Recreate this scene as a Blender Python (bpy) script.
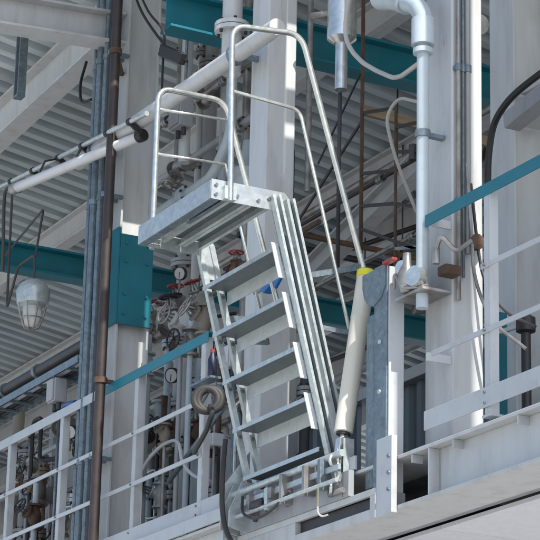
import bpy, math, random
from mathutils import Vector, Matrix
R = math.radians
random.seed(7)
for o in list(bpy.data.objects): bpy.data.objects.remove(o)
scene = bpy.context.scene
COL = scene.collection

# ------------------------------------------------------------------ camera
# world: X along the platform edge (+X towards the photographer), Y into the building, Z up, metres
cam_d = bpy.data.cameras.new('camera'); cam = bpy.data.objects.new('camera', cam_d); COL.objects.link(cam)
cam_d.sensor_width = 36; cam_d.lens = 36 * 2352.4 / 540; cam_d.clip_end = 2000; cam_d.clip_start = .1
pitch, roll, yaw = .30934, .023519, .4796
fw = Vector((-math.cos(yaw), math.sin(yaw), 0)); rt0 = Vector((math.sin(yaw), math.cos(yaw), 0)); up0 = Vector((0, 0, 1))
F = fw * math.cos(pitch) + up0 * math.sin(pitch); U0 = up0 * math.cos(pitch) - fw * math.sin(pitch)
RT = rt0 * math.cos(roll) + U0 * math.sin(roll); UP = U0 * math.cos(roll) - rt0 * math.sin(roll)
m = Matrix((RT, UP, -F)).transposed().to_4x4(); m.translation = Vector((10.7726, -5.6072, 1.6))
cam.matrix_world = m
scene.camera = cam
# ------------------------------------------------------------------ light
SUN_EL, SUN_AZ = R(50), R(90)          # sun stands on the +X side
world = bpy.data.worlds.new('World'); scene.world = world; world.use_nodes = True
nt = world.node_tree; sky = nt.nodes.new('ShaderNodeTexSky'); sky.sky_type = 'NISHITA'; sky.sun_disc = False
sky.sun_elevation = SUN_EL; sky.sun_rotation = SUN_AZ; sky.air_density = 1.0; sky.dust_density = 1.6
nt.links.new(sky.outputs[0], nt.nodes['Background'].inputs[0]); nt.nodes['Background'].inputs[1].default_value = .145
sd = bpy.data.lights.new('sun', 'SUN'); sd.energy = 4.4; sd.angle = R(.5); sd.color = (1, .955, .88)
so = bpy.data.objects.new('sun', sd); COL.objects.link(so); so.rotation_euler = (0, R(90) - SUN_EL, 0); so.location = (20, 0, 30)
scene.view_settings.view_transform = 'Standard'; scene.view_settings.look = 'None'
scene.view_settings.gamma = 1; scene.view_settings.use_curve_mapping = False
scene.view_settings.exposure = .55

# ------------------------------------------------------------------ materials
def mat(name, col, rough=.5, metal=0., var=.12, scale=4., dirt=None, damt=.35, stretch=(1, 1, 1), bump=0., bscale=60., spec=.5, dscale=3., specks=0., spangle=0., tone=.07, speck_col=(.15, .07, .035)):
    M = bpy.data.materials.new(name); M.use_nodes = True; n = M.node_tree.nodes; l = M.node_tree.links
    b = n['Principled BSDF']; b.inputs['Roughness'].default_value = rough; b.inputs['Metallic'].default_value = metal
    b.inputs['Specular IOR Level'].default_value = spec
    tc = n.new('ShaderNodeTexCoord'); mp = n.new('ShaderNodeMapping'); mp.inputs['Scale'].default_value = stretch
    oi = n.new('ShaderNodeObjectInfo'); add = n.new('ShaderNodeVectorMath'); add.operation = 'ADD'
    l.new(tc.outputs['Object'], mp.inputs[0]); l.new(mp.outputs[0], add.inputs[0])
    sc = n.new('ShaderNodeMath'); sc.operation = 'MULTIPLY'; sc.inputs[1].default_value = 37.; l.new(oi.outputs['Random'], sc.inputs[0])
    l.new(sc.outputs[0], add.inputs[1])
    ns = n.new('ShaderNodeTexNoise'); ns.inputs['Scale'].default_value = scale; ns.inputs['Detail'].default_value = 5; l.new(add.outputs[0], ns.inputs['Vector'])
    mr = n.new('ShaderNodeMapRange'); mr.inputs[1].default_value = .3; mr.inputs[2].default_value = .7
    mr.inputs[3].default_value = 1 - var; mr.inputs[4].default_value = 1 + var; l.new(ns.outputs[0], mr.inputs[0])
    mx = n.new('ShaderNodeMix'); mx.data_type = 'RGBA'; mx.blend_type = 'MULTIPLY'; mx.inputs[0].default_value = 1
    mx.inputs[6].default_value = (*col, 1); l.new(mr.outputs[0], mx.inputs[7]); out = mx.outputs[2]
    if dirt:
        n2 = n.new('ShaderNodeTexNoise'); n2.inputs['Scale'].default_value = dscale; n2.inputs['Detail'].default_value = 8; n2.inputs['Roughness'].default_value = .65
        l.new(add.outputs[0], n2.inputs['Vector'])
        r2 = n.new('ShaderNodeMapRange'); r2.inputs[1].default_value = .5; r2.inputs[2].default_value = .78; r2.inputs[4].default_value = damt; l.new(n2.outputs[0], r2.inputs[0])
        m2 = n.new('ShaderNodeMix'); m2.data_type = 'RGBA'; m2.inputs[7].default_value = (*dirt, 1); l.new(r2.outputs[0], m2.inputs[0]); l.new(out, m2.inputs[6]); out = m2.outputs[2]
    if spangle:
        vo = n.new('ShaderNodeTexVoronoi'); vo.inputs['Scale'].default_value = 55; l.new(add.outputs[0], vo.inputs['Vector'])
        bw = n.new('ShaderNodeSeparateColor'); l.new(vo.outputs['Color'], bw.inputs[0])
        vr = n.new('ShaderNodeMapRange'); vr.inputs[3].default_value = 1 - spangle; vr.inputs[4].default_value = 1 + spangle; l.new(bw.outputs[0], vr.inputs[0])
        ms_ = n.new('ShaderNodeMix'); ms_.data_type = 'RGBA'; ms_.blend_type = 'MULTIPLY'; ms_.inputs[0].default_value = 1; l.new(out, ms_.inputs[6]); l.new(vr.outputs[0], ms_.inputs[7]); out = ms_.outputs[2]
    if specks:
        mp3 = n.new('ShaderNodeMapping'); mp3.inputs['Scale'].default_value = (9, 9, 1.6); l.new(tc.outputs['Object'], mp3.inputs[0])
        a3 = n.new('ShaderNodeVectorMath'); a3.operation = 'ADD'; l.new(mp3.outputs[0], a3.inputs[0]); l.new(sc.outputs[0], a3.inputs[1])
        n3 = n.new('ShaderNodeTexNoise'); n3.inputs['Scale'].default_value = 2.2; n3.inputs['Detail'].default_value = 9; n3.inputs['Roughness'].default_value = .72; l.new(a3.outputs[0], n3.inputs['Vector'])
        r3 = n.new('ShaderNodeMapRange'); r3.inputs[1].default_value = .64; r3.inputs[2].default_value = .74; r3.inputs[4].default_value = specks; l.new(n3.outputs[0], r3.inputs[0])
        m3 = n.new('ShaderNodeMix'); m3.data_type = 'RGBA'; m3.inputs[7].default_value = (*speck_col, 1); l.new(r3.outputs[0], m3.inputs[0]); l.new(out, m3.inputs[6]); out = m3.outputs[2]
    if tone:
        tr_ = n.new('ShaderNodeMapRange'); tr_.inputs[3].default_value = 1 - tone; tr_.inputs[4].default_value = 1 + tone; l.new(oi.outputs['Random'], tr_.inputs[0])
        mt_ = n.new('ShaderNodeMix'); mt_.data_type = 'RGBA'; mt_.blend_type = 'MULTIPLY'; mt_.inputs[0].default_value = 1; l.new(out, mt_.inputs[6]); l.new(tr_.outputs[0], mt_.inputs[7]); out = mt_.outputs[2]
    l.new(out, b.inputs['Base Color'])
    rr = n.new('ShaderNodeMapRange'); rr.inputs[3].default_value = max(.05, rough - .1); rr.inputs[4].default_value = min(1, rough + .12); l.new(ns.outputs[0], rr.inputs[0]); l.new(rr.outputs[0], b.inputs['Roughness'])
    if bump:
        nb = n.new('ShaderNodeTexNoise'); nb.inputs['Scale'].default_value = bscale; nb.inputs['Detail'].default_value = 3; l.new(tc.outputs['Object'], nb.inputs['Vector'])
        bp = n.new('ShaderNodeBump'); bp.inputs['Strength'].default_value = bump; bp.inputs['Distance'].default_value = .01; l.new(nb.outputs[0], bp.inputs['Height']); l.new(bp.outputs[0], b.inputs['Normal'])
    return M
WHITE = mat('white_paint', (.50, .515, .515), .42, specks=.55, var=.06, dirt=(.24, .21, .18), damt=.45, stretch=(3, 3, .6), bump=.08, bscale=25)
GREYP = mat('grey_paint', (.32, .33, .345), .5, specks=.4, var=.1, dirt=(.16, .14, .12), damt=.45, stretch=(3, 3, .6))
RAILW = mat('rail_paint', (.48, .50, .515), .4, specks=.5, var=.06, dirt=(.25, .2, .16), damt=.35, dscale=9)
TEAL = mat('teal_paint', (.004, .155, .205), .42, specks=.7, speck_col=(.12, .17, .17), var=.15, dirt=(.05, .09, .1), damt=.4, dscale=6)
GALV = mat('galvanised_steel', (.46, .505, .51), .34, metal=.35, spangle=.09, var=.12, scale=26, dirt=(.28, .32, .33), damt=.35, dscale=7, bump=.03, bscale=70)
GALVB = mat('bright_galvanised_tube', (.62, .63, .60), .24, metal=.8, var=.12, scale=30, dirt=(.3, .3, .26), damt=.4)
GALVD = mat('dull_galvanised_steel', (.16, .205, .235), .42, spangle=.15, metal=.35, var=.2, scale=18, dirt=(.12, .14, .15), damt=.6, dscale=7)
ROOF = mat('roof_sheet_metal', (.56, .62, .64), .36, metal=.1, tone=.12, var=.1, scale=3, dirt=(.22, .2, .17), damt=.6, stretch=(4, .35, 4), dscale=2)
BROWN = mat('rusty_brown_pipe', (.034, .025, .023), .5, var=.3, scale=8, dirt=(.07, .04, .03), damt=.5, dscale=10)
RUST = mat('rust', (.10, .06, .04), .8, var=.4, scale=15, dirt=(.05, .03, .02), damt=.8, dscale=12)
GALVL = mat('lit_galvanised_plate', (.56, .61, .62), .45, metal=.1, var=.06, scale=20, spangle=.05, dirt=(.35, .38, .38), damt=.3, dscale=7)  # paler steel: sky light on the tread rear lips is put into the colour
TREAD_SHADE = mat('shade_dark_tread_plate', (.125, .15, .16), .45, specks=.15, spangle=.06, metal=.2, var=.2, scale=30, dirt=(.08, .09, .1), damt=.5, dscale=9)  # underside shade of treads and landing planks put into a darker steel colour
CREAM = mat('cream_enamel', (.66, .645, .56), .4, specks=.35, var=.04, dirt=(.3, .26, .2), damt=.35, dscale=8)
YELLOW = mat('yellow_cap', (.72, .66, .03), .45, var=.06)
RED = mat('red_paint', (.30, .035, .03), .45, var=.15, dirt=(.12, .04, .03), damt=.5, dscale=14)
DARK = mat('dark_steel', (.045, .045, .05), .5, metal=.3, var=.25, dirt=(.12, .09, .07), damt=.5)
BLACK = mat('black_rubber', (.016, .016, .018), .55, var=.2)
STEEL = mat('stained_steel', (.30, .29, .28), .38, metal=.5, var=.3, scale=10, dirt=(.12, .08, .05), damt=.8, dscale=8)
PIPEB = mat('pale_blue_pipe', (.44, .51, .55), .4, var=.08, dirt=(.25, .24, .22), damt=.45, dscale=5)
HOSE = mat('grey_hose', (.04, .039, .037), .6, var=.15, dirt=(.1, .08, .07), damt=.5)
HOSEW = mat('pale_hose', (.42, .41, .38), .5, var=.1)
TAN = mat('tan_timber', (.24, .175, .115), .7, var=.25, stretch=(8, 1, 8), dirt=(.12, .08, .05), damt=.6)
OLIVE = mat('dull_khaki_paint', (.2, .18, .145), .55, var=.2, dirt=(.09, .06, .04), damt=.6)
BLUE = mat('blue_paint', (.02, .16, .48), .4, var=.2)
NAVY = mat('navy_paint', (.01, .014, .04), .4, var=.2)
LAMPW = mat('lamp_enamel', (.62, .63, .64), .35, var=.04, dirt=(.3, .28, .25), damt=.3, dscale=10)
CONC = mat('concrete', (.40, .395, .38), .85, var=.12, scale=.6, dirt=(.2, .19, .17), damt=.5, dscale=.3, bump=.2, bscale=30)
SOFF = mat('pale_soffit', (.62, .64, .68), .6, var=.05, scale=30, dirt=(.4, .4, .4), damt=.3, dscale=4, bump=.12, bscale=60)
CLAD = mat('grey_cladding', (.13, .155, .175), .5, metal=.2, var=.12, scale=2, dirt=(.08, .08, .08), damt=.5)
CLADL = mat('pale_cladding', (.42, .41, .40), .6, var=.1, scale=2, dirt=(.2, .17, .14), damt=.6, stretch=(2, 2, .5))
GLASS = bpy.data.materials.new('lamp_glass'); GLASS.use_nodes = True
_b = GLASS.node_tree.nodes['Principled BSDF']; _b.inputs['Base Color'].default_value = (.85, .87, .85, 1); _b.inputs['Roughness'].default_value = .12
_b.inputs['Transmission Weight'].default_value = .45; _b.inputs['IOR'].default_value = 1.2

# ------------------------------------------------------------------ mesh helpers
class B:
    def __init__(s): s.v = []; s.f = []; s.sm = []
    def add(s, vs, fs, smooth=False):
        k = len(s.v); s.v += [Vector(p) for p in vs]; s.f += [tuple(i + k for i in f) for f in fs]; s.sm += [smooth] * len(fs); return s
    def box(s, x0, x1, y0, y1, z0, z1):
        return s.add([(x0, y0, z0), (x1, y0, z0), (x1, y1, z0), (x0, y1, z0), (x0, y0, z1), (x1, y0, z1), (x1, y1, z1), (x0, y1, z1)],
                     [(3, 2, 1, 0), (4, 5, 6, 7), (0, 1, 5, 4), (1, 2, 6, 5), (2, 3, 7, 6), (3, 0, 4, 7)])
    def bar(s, p0, p1, w, h, up=(0, 0, 1), ow=0., oh=0.):
        """rectangular bar from p0 to p1: w across, h along up; ow, oh shift it off the line"""
        p0 = Vector(p0); p1 = Vector(p1); d = (p1 - p0).normalized(); a = d.cross(Vector(up)).normalized(); u = a.cross(d)
        c = []
        for p in (p0, p1):
            for sa, su in ((-1, -1), (1, -1), (1, 1), (-1, 1)): c.append(p + a * (ow + sa * w / 2) + u * (oh + su * h / 2))
        return s.add(c, [(3, 2, 1, 0), (4, 5, 6, 7), (0, 1, 5, 4), (1, 2, 6, 5), (2, 3, 7, 6), (3, 0, 4, 7)])
    def tube(s, pts, r, n=10, closed=False):
        P = [Vector(p) for p in pts]; N = len(P); rs = r if isinstance(r, (list, tuple)) else [r] * N
        vs = []; prev = None
        for i in range(N):
            t = (P[(i + 1) % N] - P[i - 1]) if closed else (P[min(i + 1, N - 1)] - P[max(i - 1, 0)])
            t.normalize()
            if prev is None:
                a = t.cross(Vector((0, 0, 1)));  a = a if a.length > .05 else t.cross(Vector((1, 0, 0))); a.normalize()
            else: a = (prev - t * prev.dot(t)).normalized()
            prev = a; b = t.cross(a)
            for k in range(n):
                q = 2 * math.pi * k / n; vs.append(P[i] + (a * math.cos(q) + b * math.sin(q)) * rs[i])
        fs = []
        for i in range(N if closed else N - 1):
            j = (i + 1) % N
            for k in range(n): fs.append((i * n + k, i * n + (k + 1) % n, j * n + (k + 1) % n, j * n + k))
        s.add(vs, fs, True)
        if not closed:
            k0 = len(s.v) - N * n
            s.f += [tuple(k0 + k for k in range(n))[::-1], tuple(k0 + (N - 1) * n + k for k in range(n))]; s.sm += [False, False]
        return s
    def cyl(s, p0, p1, r, n=14, r2=None):
        # hard-edged caps: rings duplicated so that shading stays crisp
        return s.tube([p0, p1], [r, r if r2 is None else r2], n)
    def torus(s, c, axis, R0, r, n=20, k=8):
        c = Vector(c); ax = Vector(axis).normalized(); a = ax.orthogonal().normalized(); b = ax.cross(a)
        return s.tube([c + (a * math.cos(2 * math.pi * i / n) + b * math.sin(2 * math.pi * i / n)) * R0 for i in range(n)], r, k, closed=True)
    def prism(s, poly, off):
        n = len(poly); off = Vector(off); P = [Vector(p) for p in poly]
        return s.add(P + [p + off for p in P], [tuple(range(n))[::-1], tuple(range(n, 2 * n))] + [(i, (i + 1) % n, n + (i + 1) % n, n + i) for i in range(n)])
    def lathe(s, c, axis, prof, n=16):
        c = Vector(c); ax = Vector(axis).normalized(); a = ax.orthogonal().normalized(); b = ax.cross(a); vs = []
        for (h, r) in prof:
            for k in range(n): q = 2 * math.pi * k / n; vs.append(c + ax * h + (a * math.cos(q) + b * math.sin(q)) * r)
        fs = [(i * n + k, i * n + (k + 1) % n, (i + 1) * n + (k + 1) % n, (i + 1) * n + k) for i in range(len(prof) - 1) for k in range(n)]
        s.add(vs, fs, True)
        k0 = len(s.v) - len(vs); s.f += [tuple(k0 + k for k in range(n))[::-1], tuple(k0 + (len(prof) - 1) * n + k for k in range(n))]; s.sm += [False, False]
        return s
    def build(s, name, material, parent=None, bevel=0., auto=True):
        off = Vector((0, 0, 0)); p = parent
        while p is not None: off += p.location; p = p.parent
        me = bpy.data.meshes.new(name); me.from_pydata([tuple(v - off) for v in s.v], [], s.f)
        me.polygons.foreach_set('use_smooth', s.sm); me.materials.append(material); me.update()
        import bmesh
        bm = bmesh.new(); bm.from_mesh(me); bmesh.ops.recalc_face_normals(bm, faces=bm.faces)
        for e in bm.edges:
            if len(e.link_faces) == 2 and e.calc_face_angle(0) > R(38): e.smooth = False
        bm.to_mesh(me); bm.free()
        o = bpy.data.objects.new(name, me); COL.objects.link(o); o.parent = parent
        if bevel:
            md = o.modifiers.new('bevel', 'BEVEL'); md.width = bevel; md.segments = 2; md.limit_method = 'ANGLE'; md.angle_limit = R(50); md.harden_normals = True
        return o

def tag(o, label=None, cat=None, group=None, kind=None):
    for k, v in (('label', label), ('category', cat), ('group', group), ('kind', kind)):
        if v: o[k] = v
    return o
def thing(name, label, cat, loc=(0, 0, 0), group=None):
    o = bpy.data.objects.new(name, None); o.empty_display_size = .1; o.location = loc; COL.objects.link(o); return tag(o, label, cat, group)
def V(*a): return Vector(a)
def smooth_path(pts, n=8):
    P = [Vector(p) for p in pts]; P = [P[0] * 2 - P[1]] + P + [P[-1] * 2 - P[-2]]; out = []
    for i in range(1, len(P) - 2):
        a, b, c, d = P[i - 1:i + 3]
        for k in range(n):
            t = k / n; out.append(.5 * (2 * b + (c - a) * t + (2 * a - 5 * b + 4 * c - d) * t * t + (3 * b - a - 3 * c + d) * t ** 3))
    return out + [P[-2]]
def fillet(pts, r=.06, n=6):
    P = [Vector(p) for p in pts]; out = [P[0]]
    for i in range(1, len(P) - 1):
        a = (P[i - 1] - P[i]); b = (P[i + 1] - P[i]); q = min(r, a.length * .48, b.length * .48)
        s0 = P[i] + a.normalized() * q; s1 = P[i] + b.normalized() * q
        for k in range(n + 1): t = k / n; out.append(s0 * (1 - t) ** 2 + P[i] * 2 * t * (1 - t) + s1 * t * t)
    return out + [P[-1]]

def ibeam(name, label, cat, p0, p1, h, w, material, tw=.012, tf=.018, up=(0, 0, 1), group=None, stiff=()):
    """rolled I section; p0-p1 is the middle of the section"""
    p0 = Vector(p0); p1 = Vector(p1); t = thing(name, label, cat, p0, group)
    B().bar(p0, p1, tw, h - 2 * tf, up).build('web', material, t)
    B().bar(p0, p1, w, tf, up, oh=h / 2 - tf / 2).build('flange', material, t, bevel=.003)
    B().bar(p0, p1, w, tf, up, oh=-h / 2 + tf / 2).build('flange', material, t, bevel=.003)
    d = (p1 - p0).normalized()
    for s_ in stiff:
        c = p0 + d * s_; B().bar(c - d * .005, c + d * .005, w - .03, h - 2 * tf - .001, up).build('stiffener', material, t)
    return t

def pipe_run(name, label, pts, r, material, flanges=(), clamps=(), cat='pipe', fil=.1, n=14, fmat=None, group=None, cmat=None):
    """pts: polyline; flanges / clamps: list of points with axis"""
    t = thing(name, label, cat, pts[0], group)
    path = fillet(pts, fil, 6) if len(pts) > 2 else pts
    B().tube(path, r, n).build('pipe', material, t)
    for (p, ax) in flanges:
        p = Vector(p); ax = Vector(ax).normalized(); b = B()
        b.cyl(p - ax * .028, p - ax * .003, r * 1.75, 16); b.cyl(p + ax * .003, p + ax * .028, r * 1.75, 16)
        f = b.build('flange', fmat or material, t); o = ax.orthogonal().normalized(); o2 = ax.cross(o); b = B()
        for k in range(6):
            q = math.pi * k / 3; c = p + (o * math.cos(q) + o2 * math.sin(q)) * r * 1.42; b.cyl(c - ax * .045, c + ax * .045, r * .14 + .003, 6)
        tag(b.build('bolts', DARK, f), kind='stuff')
    for (p, ax, to) in clamps:
        p = Vector(p); ax = Vector(ax).normalized(); b = B(); b.cyl(p - ax * .018, p + ax * .018, r * 1.2 + .003, 14); b.bar(p, Vector(to), .035, .02, ax if abs((Vector(to) - p).normalized().dot(ax)) < .9 else (1, 0, 0))
        b.build('clamp', cmat or GALVD, t)
    return t

def handwheel(b, c, ax, Rw):
    c = Vector(c); ax = Vector(ax).normalized(); b.torus(c, ax, Rw, Rw * .11, 20, 6)
    o = ax.orthogonal().normalized(); o2 = ax.cross(o)
    for k in range(5):
        q = 2 * math.pi * k / 5; b.tube([c, c + (o * math.cos(q) + o2 * math.sin(q)) * Rw], Rw * .08, 6)
    b.cyl(c - ax * Rw * .15, c + ax * Rw * .15, Rw * .2, 8)
def valve(name, label, c, axis, stem, s, body=STEEL, wheel=RED, group=None):
    """flanged gate valve: s = pipe radius"""
    c = Vector(c); a = Vector(axis).normalized(); st = Vector(stem).normalized(); t = thing(name, label, 'valve', c, group)
    b = B(); b.lathe(c, a, [(-3 * s, s), (-2 * s, s * 1.05), (-s, s * 1.5), (0, s * 1.7), (s, s * 1.5), (2 * s, s * 1.05), (3 * s, s)], 16)
    b.lathe(c, st, [(0, s * 1.3), (1.6 * s, s * 1.2), (2.2 * s, s * 1.0)], 14); bd = b.build('valve_body', body, t)
    for k in (-1, 1):
        b = B(); b.cyl(c + a * k * 2.6 * s, c + a * k * 3.1 * s, s * 1.9, 16); b.build('flange', body, t)
    b = B(); b.cyl(c + st * 2.2 * s, c + st * 2.6 * s, s * 1.7, 14); b.build('bonnet_flange', body, t)
    b = B(); o = st.orthogonal().normalized()
    for k in (-1, 1): b.tube([c + st * 2.6 * s + o * k * s, c + st * 4.4 * s + o * k * s * .5], s * .22, 6)
    b.cyl(c + st * 2.6 * s, c + st * 5.6 * s, s * .22, 8); b.build('stem', STEEL, t)
    b = B(); handwheel(b, c + st * 4.9 * s, st, s * 2.1); b.build('handwheel', wheel, t)
    return t
def gauge(name, label, c, face, r, group=None):
    c = Vector(c); f = Vector(face).normalized(); t = thing(name, label, 'gauge', c, group)
    B().lathe(c, f, [(-.6 * r, .3 * r), (-.5 * r, r), (.15 * r, r), (.15 * r, .88 * r), (.1 * r, .87 * r)], 18).build('gauge_case', DARK, t)
    B().cyl(c + f * .1 * r, c + f * .13 * r, .86 * r, 18).build('dial', LAMPW, t)
    o = f.orthogonal().normalized(); o = (o + f.cross(o) * .6).normalized(); B().bar(c + f * .16 * r - o * .2 * r, c + f * .16 * r + o * .7 * r, .1 * r, .03 * r, f).build('needle', BLACK, t)
    B().cyl(c - V(0, 0, 1) * .9 * r, c - V(0, 0, 1) * 2.6 * r, .16 * r, 8).build('stem', STEEL, t)
    return t
def junction_box(name, label, c, sx, sy, sz, material, conduit=None, group=None):
    c = Vector(c); t = thing(name, label, 'junction box', c - V(0, 0, sz / 2), group)
    B().box(c.x - sx / 2, c.x + sx / 2, c.y - sy / 2, c.y + sy / 2, c.z - sz / 2, c.z + sz / 2).build('housing', material, t, bevel=.008)
    B().box(c.x - sx * .44, c.x + sx * .44, c.y - sy / 2 - .012, c.y - sy / 2 + .002, c.z - sz * .44, c.z + sz * .44).build('lid', material, t, bevel=.005)
    b = B()
    for k in (-1, 1): b.cyl(c + V(k * sx * .25, 0, -sz / 2 - .05), c + V(k * sx * .25, 0, -sz / 2 + .01), .016, 10)
    tag(b.build('cable_gland', DARK, t), kind='stuff')
    if conduit: B().tube(fillet(conduit, .06), .011, 8).build('conduit', GALVD, t)
    return t

# ================================================================== SETTING
tag(B().box(-400, 400, -400, 400, -.3, 0).build('ground', CONC), kind='structure')
DK = 4.20   # platform floor level
deck = tag(thing('platform_floor', None, None, (0, 0, DK)), kind='structure')
for i in range(18):
    x = -14 + i; B().box(x + .003, x + .997, .03, 7.5, DK - .035, DK).build('floor_plate', GREYP, deck)
for i in range(18):
    x = -14 + i; B().box(x + .002, x + .998, .46, 3.2, 3.94, 3.96).build('soffit_panel', SOFF, deck)
for i in range(18):
    x = -14 + i; B().box(x + .002, x + .998, .2515, .455, 3.972, 3.982).build('soffit_strip', GREYP, deck)
for i in range(9):
    x = -13.2 + i * 1.8; B().box(x, x + .08, .27, 7.4, 4.035, DK - .036).build('floor_joist', GREYP, deck)

# roof: trapezoidal sheets falling into the building
roof = tag(thing('roof', None, None, (0, 0, 8.5)), kind='structure')
RZ = lambda y: 8.5 - .17 * y
def roof_sheet(x0, y0, y1, k):
    prof = []
    for i in range(5):
        b = x0 + i * .2; prof += [(b, .135), (b + .09, .135), (b + .105, 0), (b + .185, 0)]
    prof.append((x0 + 1.0, .135)); b = B(); vs = []
    for y in (y0, y1):
        for (x, dz) in prof: vs.append((x, y, RZ(y) + dz + .003 * (k % 2)))
    n = len(prof)
    b.add(vs, [(i, i + 1, n + i + 1, n + i) for i in range(n - 1)])
    o = b.build('roof_sheet', ROOF, roof); md = o.modifiers.new('thickness', 'SOLIDIFY'); md.thickness = .0025; return o
for k in range(24):
    x = -18 + k; roof_sheet(x, (-1.3 if x < -1.9 else .34), 7.6, k)

def wall_panel(b, x0, x1, y, z0, z1, pitch=.17, dep=.035):
    prof = []; x = x0
    while x < x1 - 1e-6:
        prof += [(x, 0), (x + pitch * .35, 0), (x + pitch * .5, -dep), (x + pitch * .85, -dep)]; x += pitch
    n = len(prof); vs = [(px_, y + d, z) for z in (z0, z1) for (px_, d) in prof]
    b.add(vs, [(i, i + 1, n + i + 1, n + i) for i in range(n - 1)])
w = thing('cladding_wall', 'dark ribbed steel wall sheets far behind the folding stair', 'wall', (-4, 2.9, DK))
for k in range(6):
    b = B(); wall_panel(b, -6 + k * 1.02, -6 + (k + 1) * 1.02 - .005, 2.9, DK, 6.0); o = b.build('wall_sheet', CLAD, w); md = o.modifiers.new('thickness', 'SOLIDIFY'); md.thickness = .003
B().box(-6, .1, 2.80, 2.93, 6.0, 6.09).build('capping', RAILW, w, bevel=.006)
B().box(-6, .1, 2.845, 2.86, 5.40, 5.435).build('timber_rail', TAN, w)
w = thing('back_panels', 'pale panels standing close behind the left process pipework', 'wall', (-6, 1.75, DK))
for k in range(7): B().box(-9.9 + k * 1.0, -8.91 + k * 1.0, 1.75, 1.78, DK, 5.62).build('panel', CLADL, w, bevel=.006)
w = thing('end_wall', 'pale panel wall closing the far left end', 'wall', (-16, 3, DK))
for k in range(5): B().box(-16.1, -16, -.5 + k * 1.35, .83 + k * 1.35, DK, 8.0).build('wall_panel', CLADL, w, bevel=.01)
w = thing('equipment_screen', 'plain grey panel screen behind the right guardrail', 'wall', (1.0, 1.75, DK))
for k in range(3): B().box(-.25 + k * 1.2, .94 + k * 1.2, 1.75, 1.8, DK, 5.85).build('panel', GREYP, w, bevel=.008)

# ---------------------------------------------------------------- main steelwork
def column(name, label, x0, x1, y0, y1, z0, z1, closed=False, material=WHITE, group='steel columns'):
    t = thing(name, label, 'column', ((x0 + x1) / 2, (y0 + y1) / 2, z0), group); tf = .016
    if closed:
        B().box(x0, x1, y0, y1, z0, z1).build('shaft', material, t, bevel=.012)
    else:
        B().box(x0, x1, y0, y0 + tf, z0, z1).build('flange', material, t, bevel=.003)
        B().box(x0, x1, y1 - tf, y1, z0, z1).build('flange', material, t, bevel=.003)
        xm = x1 - .05; B().box(xm - .012, xm, y0 + tf, y1 - tf, z0, z1).build('web', material, t)
    B().box(x0 - .05, x1 + .05, y0 - .05, y1 + .05, z0, z0 + .02).build('base_plate', material, t, bevel=.003)
    return t
cl = column('steel_column', 'pale grey steel column with teal painted band behind the brown pipe', -2.58, -2.33, .12, .35, DK + .001, 8.25)
b = B(); b.box(-2.60, -2.310, .100, .118, 5.78, 6.42); b.build('teal_band', TEAL, cl, bevel=.003)
b = B(); b.box(-2.328, -2.312, .119, .352, 5.78, 6.38); b.build('teal_band', TEAL, cl, bevel=.003)
b = B()
for z in (5.85, 5.98, 6.2, 6.32):
    for y in (.16, .31): b.cyl((-2.313, y, z), (-2.300, y, z), .011, 6)
tag(b.build('bolts', TEAL, cl), kind='stuff')
b = B(); b.box(-2.66, -2.602, .06, .118, 5.82, 6.50); b.build('teal_cleat', TEAL, cl, bevel=.003)
column('steel_column', 'pale grey steel column directly behind the folding stair', -.54, -.33, .12, .31, DK + .001, 8.25, closed=True)
cr = column('steel_column', 'wide pale steel column at the right with sunlit side face', 1.40, 1.65, .12, .30, DK + .001, 8.25, closed=True)
column('steel_column', 'shaded grey column behind the right guardrail', .72, .95, .95, 1.20, DK + .001, 8.2)
pipe_run('ceiling_duct', 'plain white round duct dropping behind the far handrail', [(-2.22, .5, 6.9), (-2.22, .5, 8.44)], .038, WHITE, cat='duct')

eb = ibeam('shade_beam', 'unseen pale grey beam added over the platform edge to shade the columns', 'beam', (.3, .11, 8.37), (6.2, .11, 8.37), .24, .26, WHITE)  # unseen beam, added to keep the column fronts out of the sun
for (x0, x1) in ((-2.0, -1.2), (-1.02, -.80), (-.62, -.22), (.12, .29)):  # unseen plates added overhead; the gaps between them shape the sun patches
    B().box(x0, x1, -.35, .345, 8.46, 8.475).build('sun_gap_plate', WHITE, eb)
for (x0, x1) in ((.291, .80), (1.15, 1.32), (1.4, 1.9), (2.15, 2.42), (2.95, 3.12)):
    B().box(x0, x1, .242, .345, 8.46, 8.475).build('sun_gap_plate', WHITE, eb)
ibeam('cantilever_beam', 'pale grey beam jutting out from the left column top', 'beam', (-2.45, -1.6, 7.72), (-2.45, .118, 7.82), .22, .18, WHITE)
ibeam('edge_purlin', 'wide pale beam running away at upper left under the roof', 'beam', (-2.62, .22, 8.08), (-8.5, .22, 7.86), .30, .16, WHITE, stiff=())
ibeam('teal_beam', 'teal crossbeam high behind the stair handrails and columns', 'beam', (-1.6, .05, 7.63), (-1.6, 6.2, 7.60), .25, .16, TEAL)
ibeam('teal_beam', 'teal crossbeam at left above the caged floodlight', 'beam', (-4.6, -.6, 6.88), (-4.6, 6.2, 6.85), .2, .16, TEAL)
for i, (y, lab) in enumerate([(1.75, 'pale purlin under the roof at left, nearest of the purlins'), (3.0, 'pale purlin under the roof, first behind the stair handrail'), (3.62, 'pale purlin under the roof, second behind the stair handrail'),
                              (4.25, 'pale purlin under the roof, third behind the stair handrail'), (4.95, 'pale purlin under the roof, fourth behind the stair handrail'), (5.8, 'pale purlin under the roof, farthest back')]):
    ibeam('purlin', lab, 'purlin', (-17, y, RZ(y) - .125), (5.0, y, RZ(y) - .125), .23, .12, WHITE, group='roof purlins')
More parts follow.
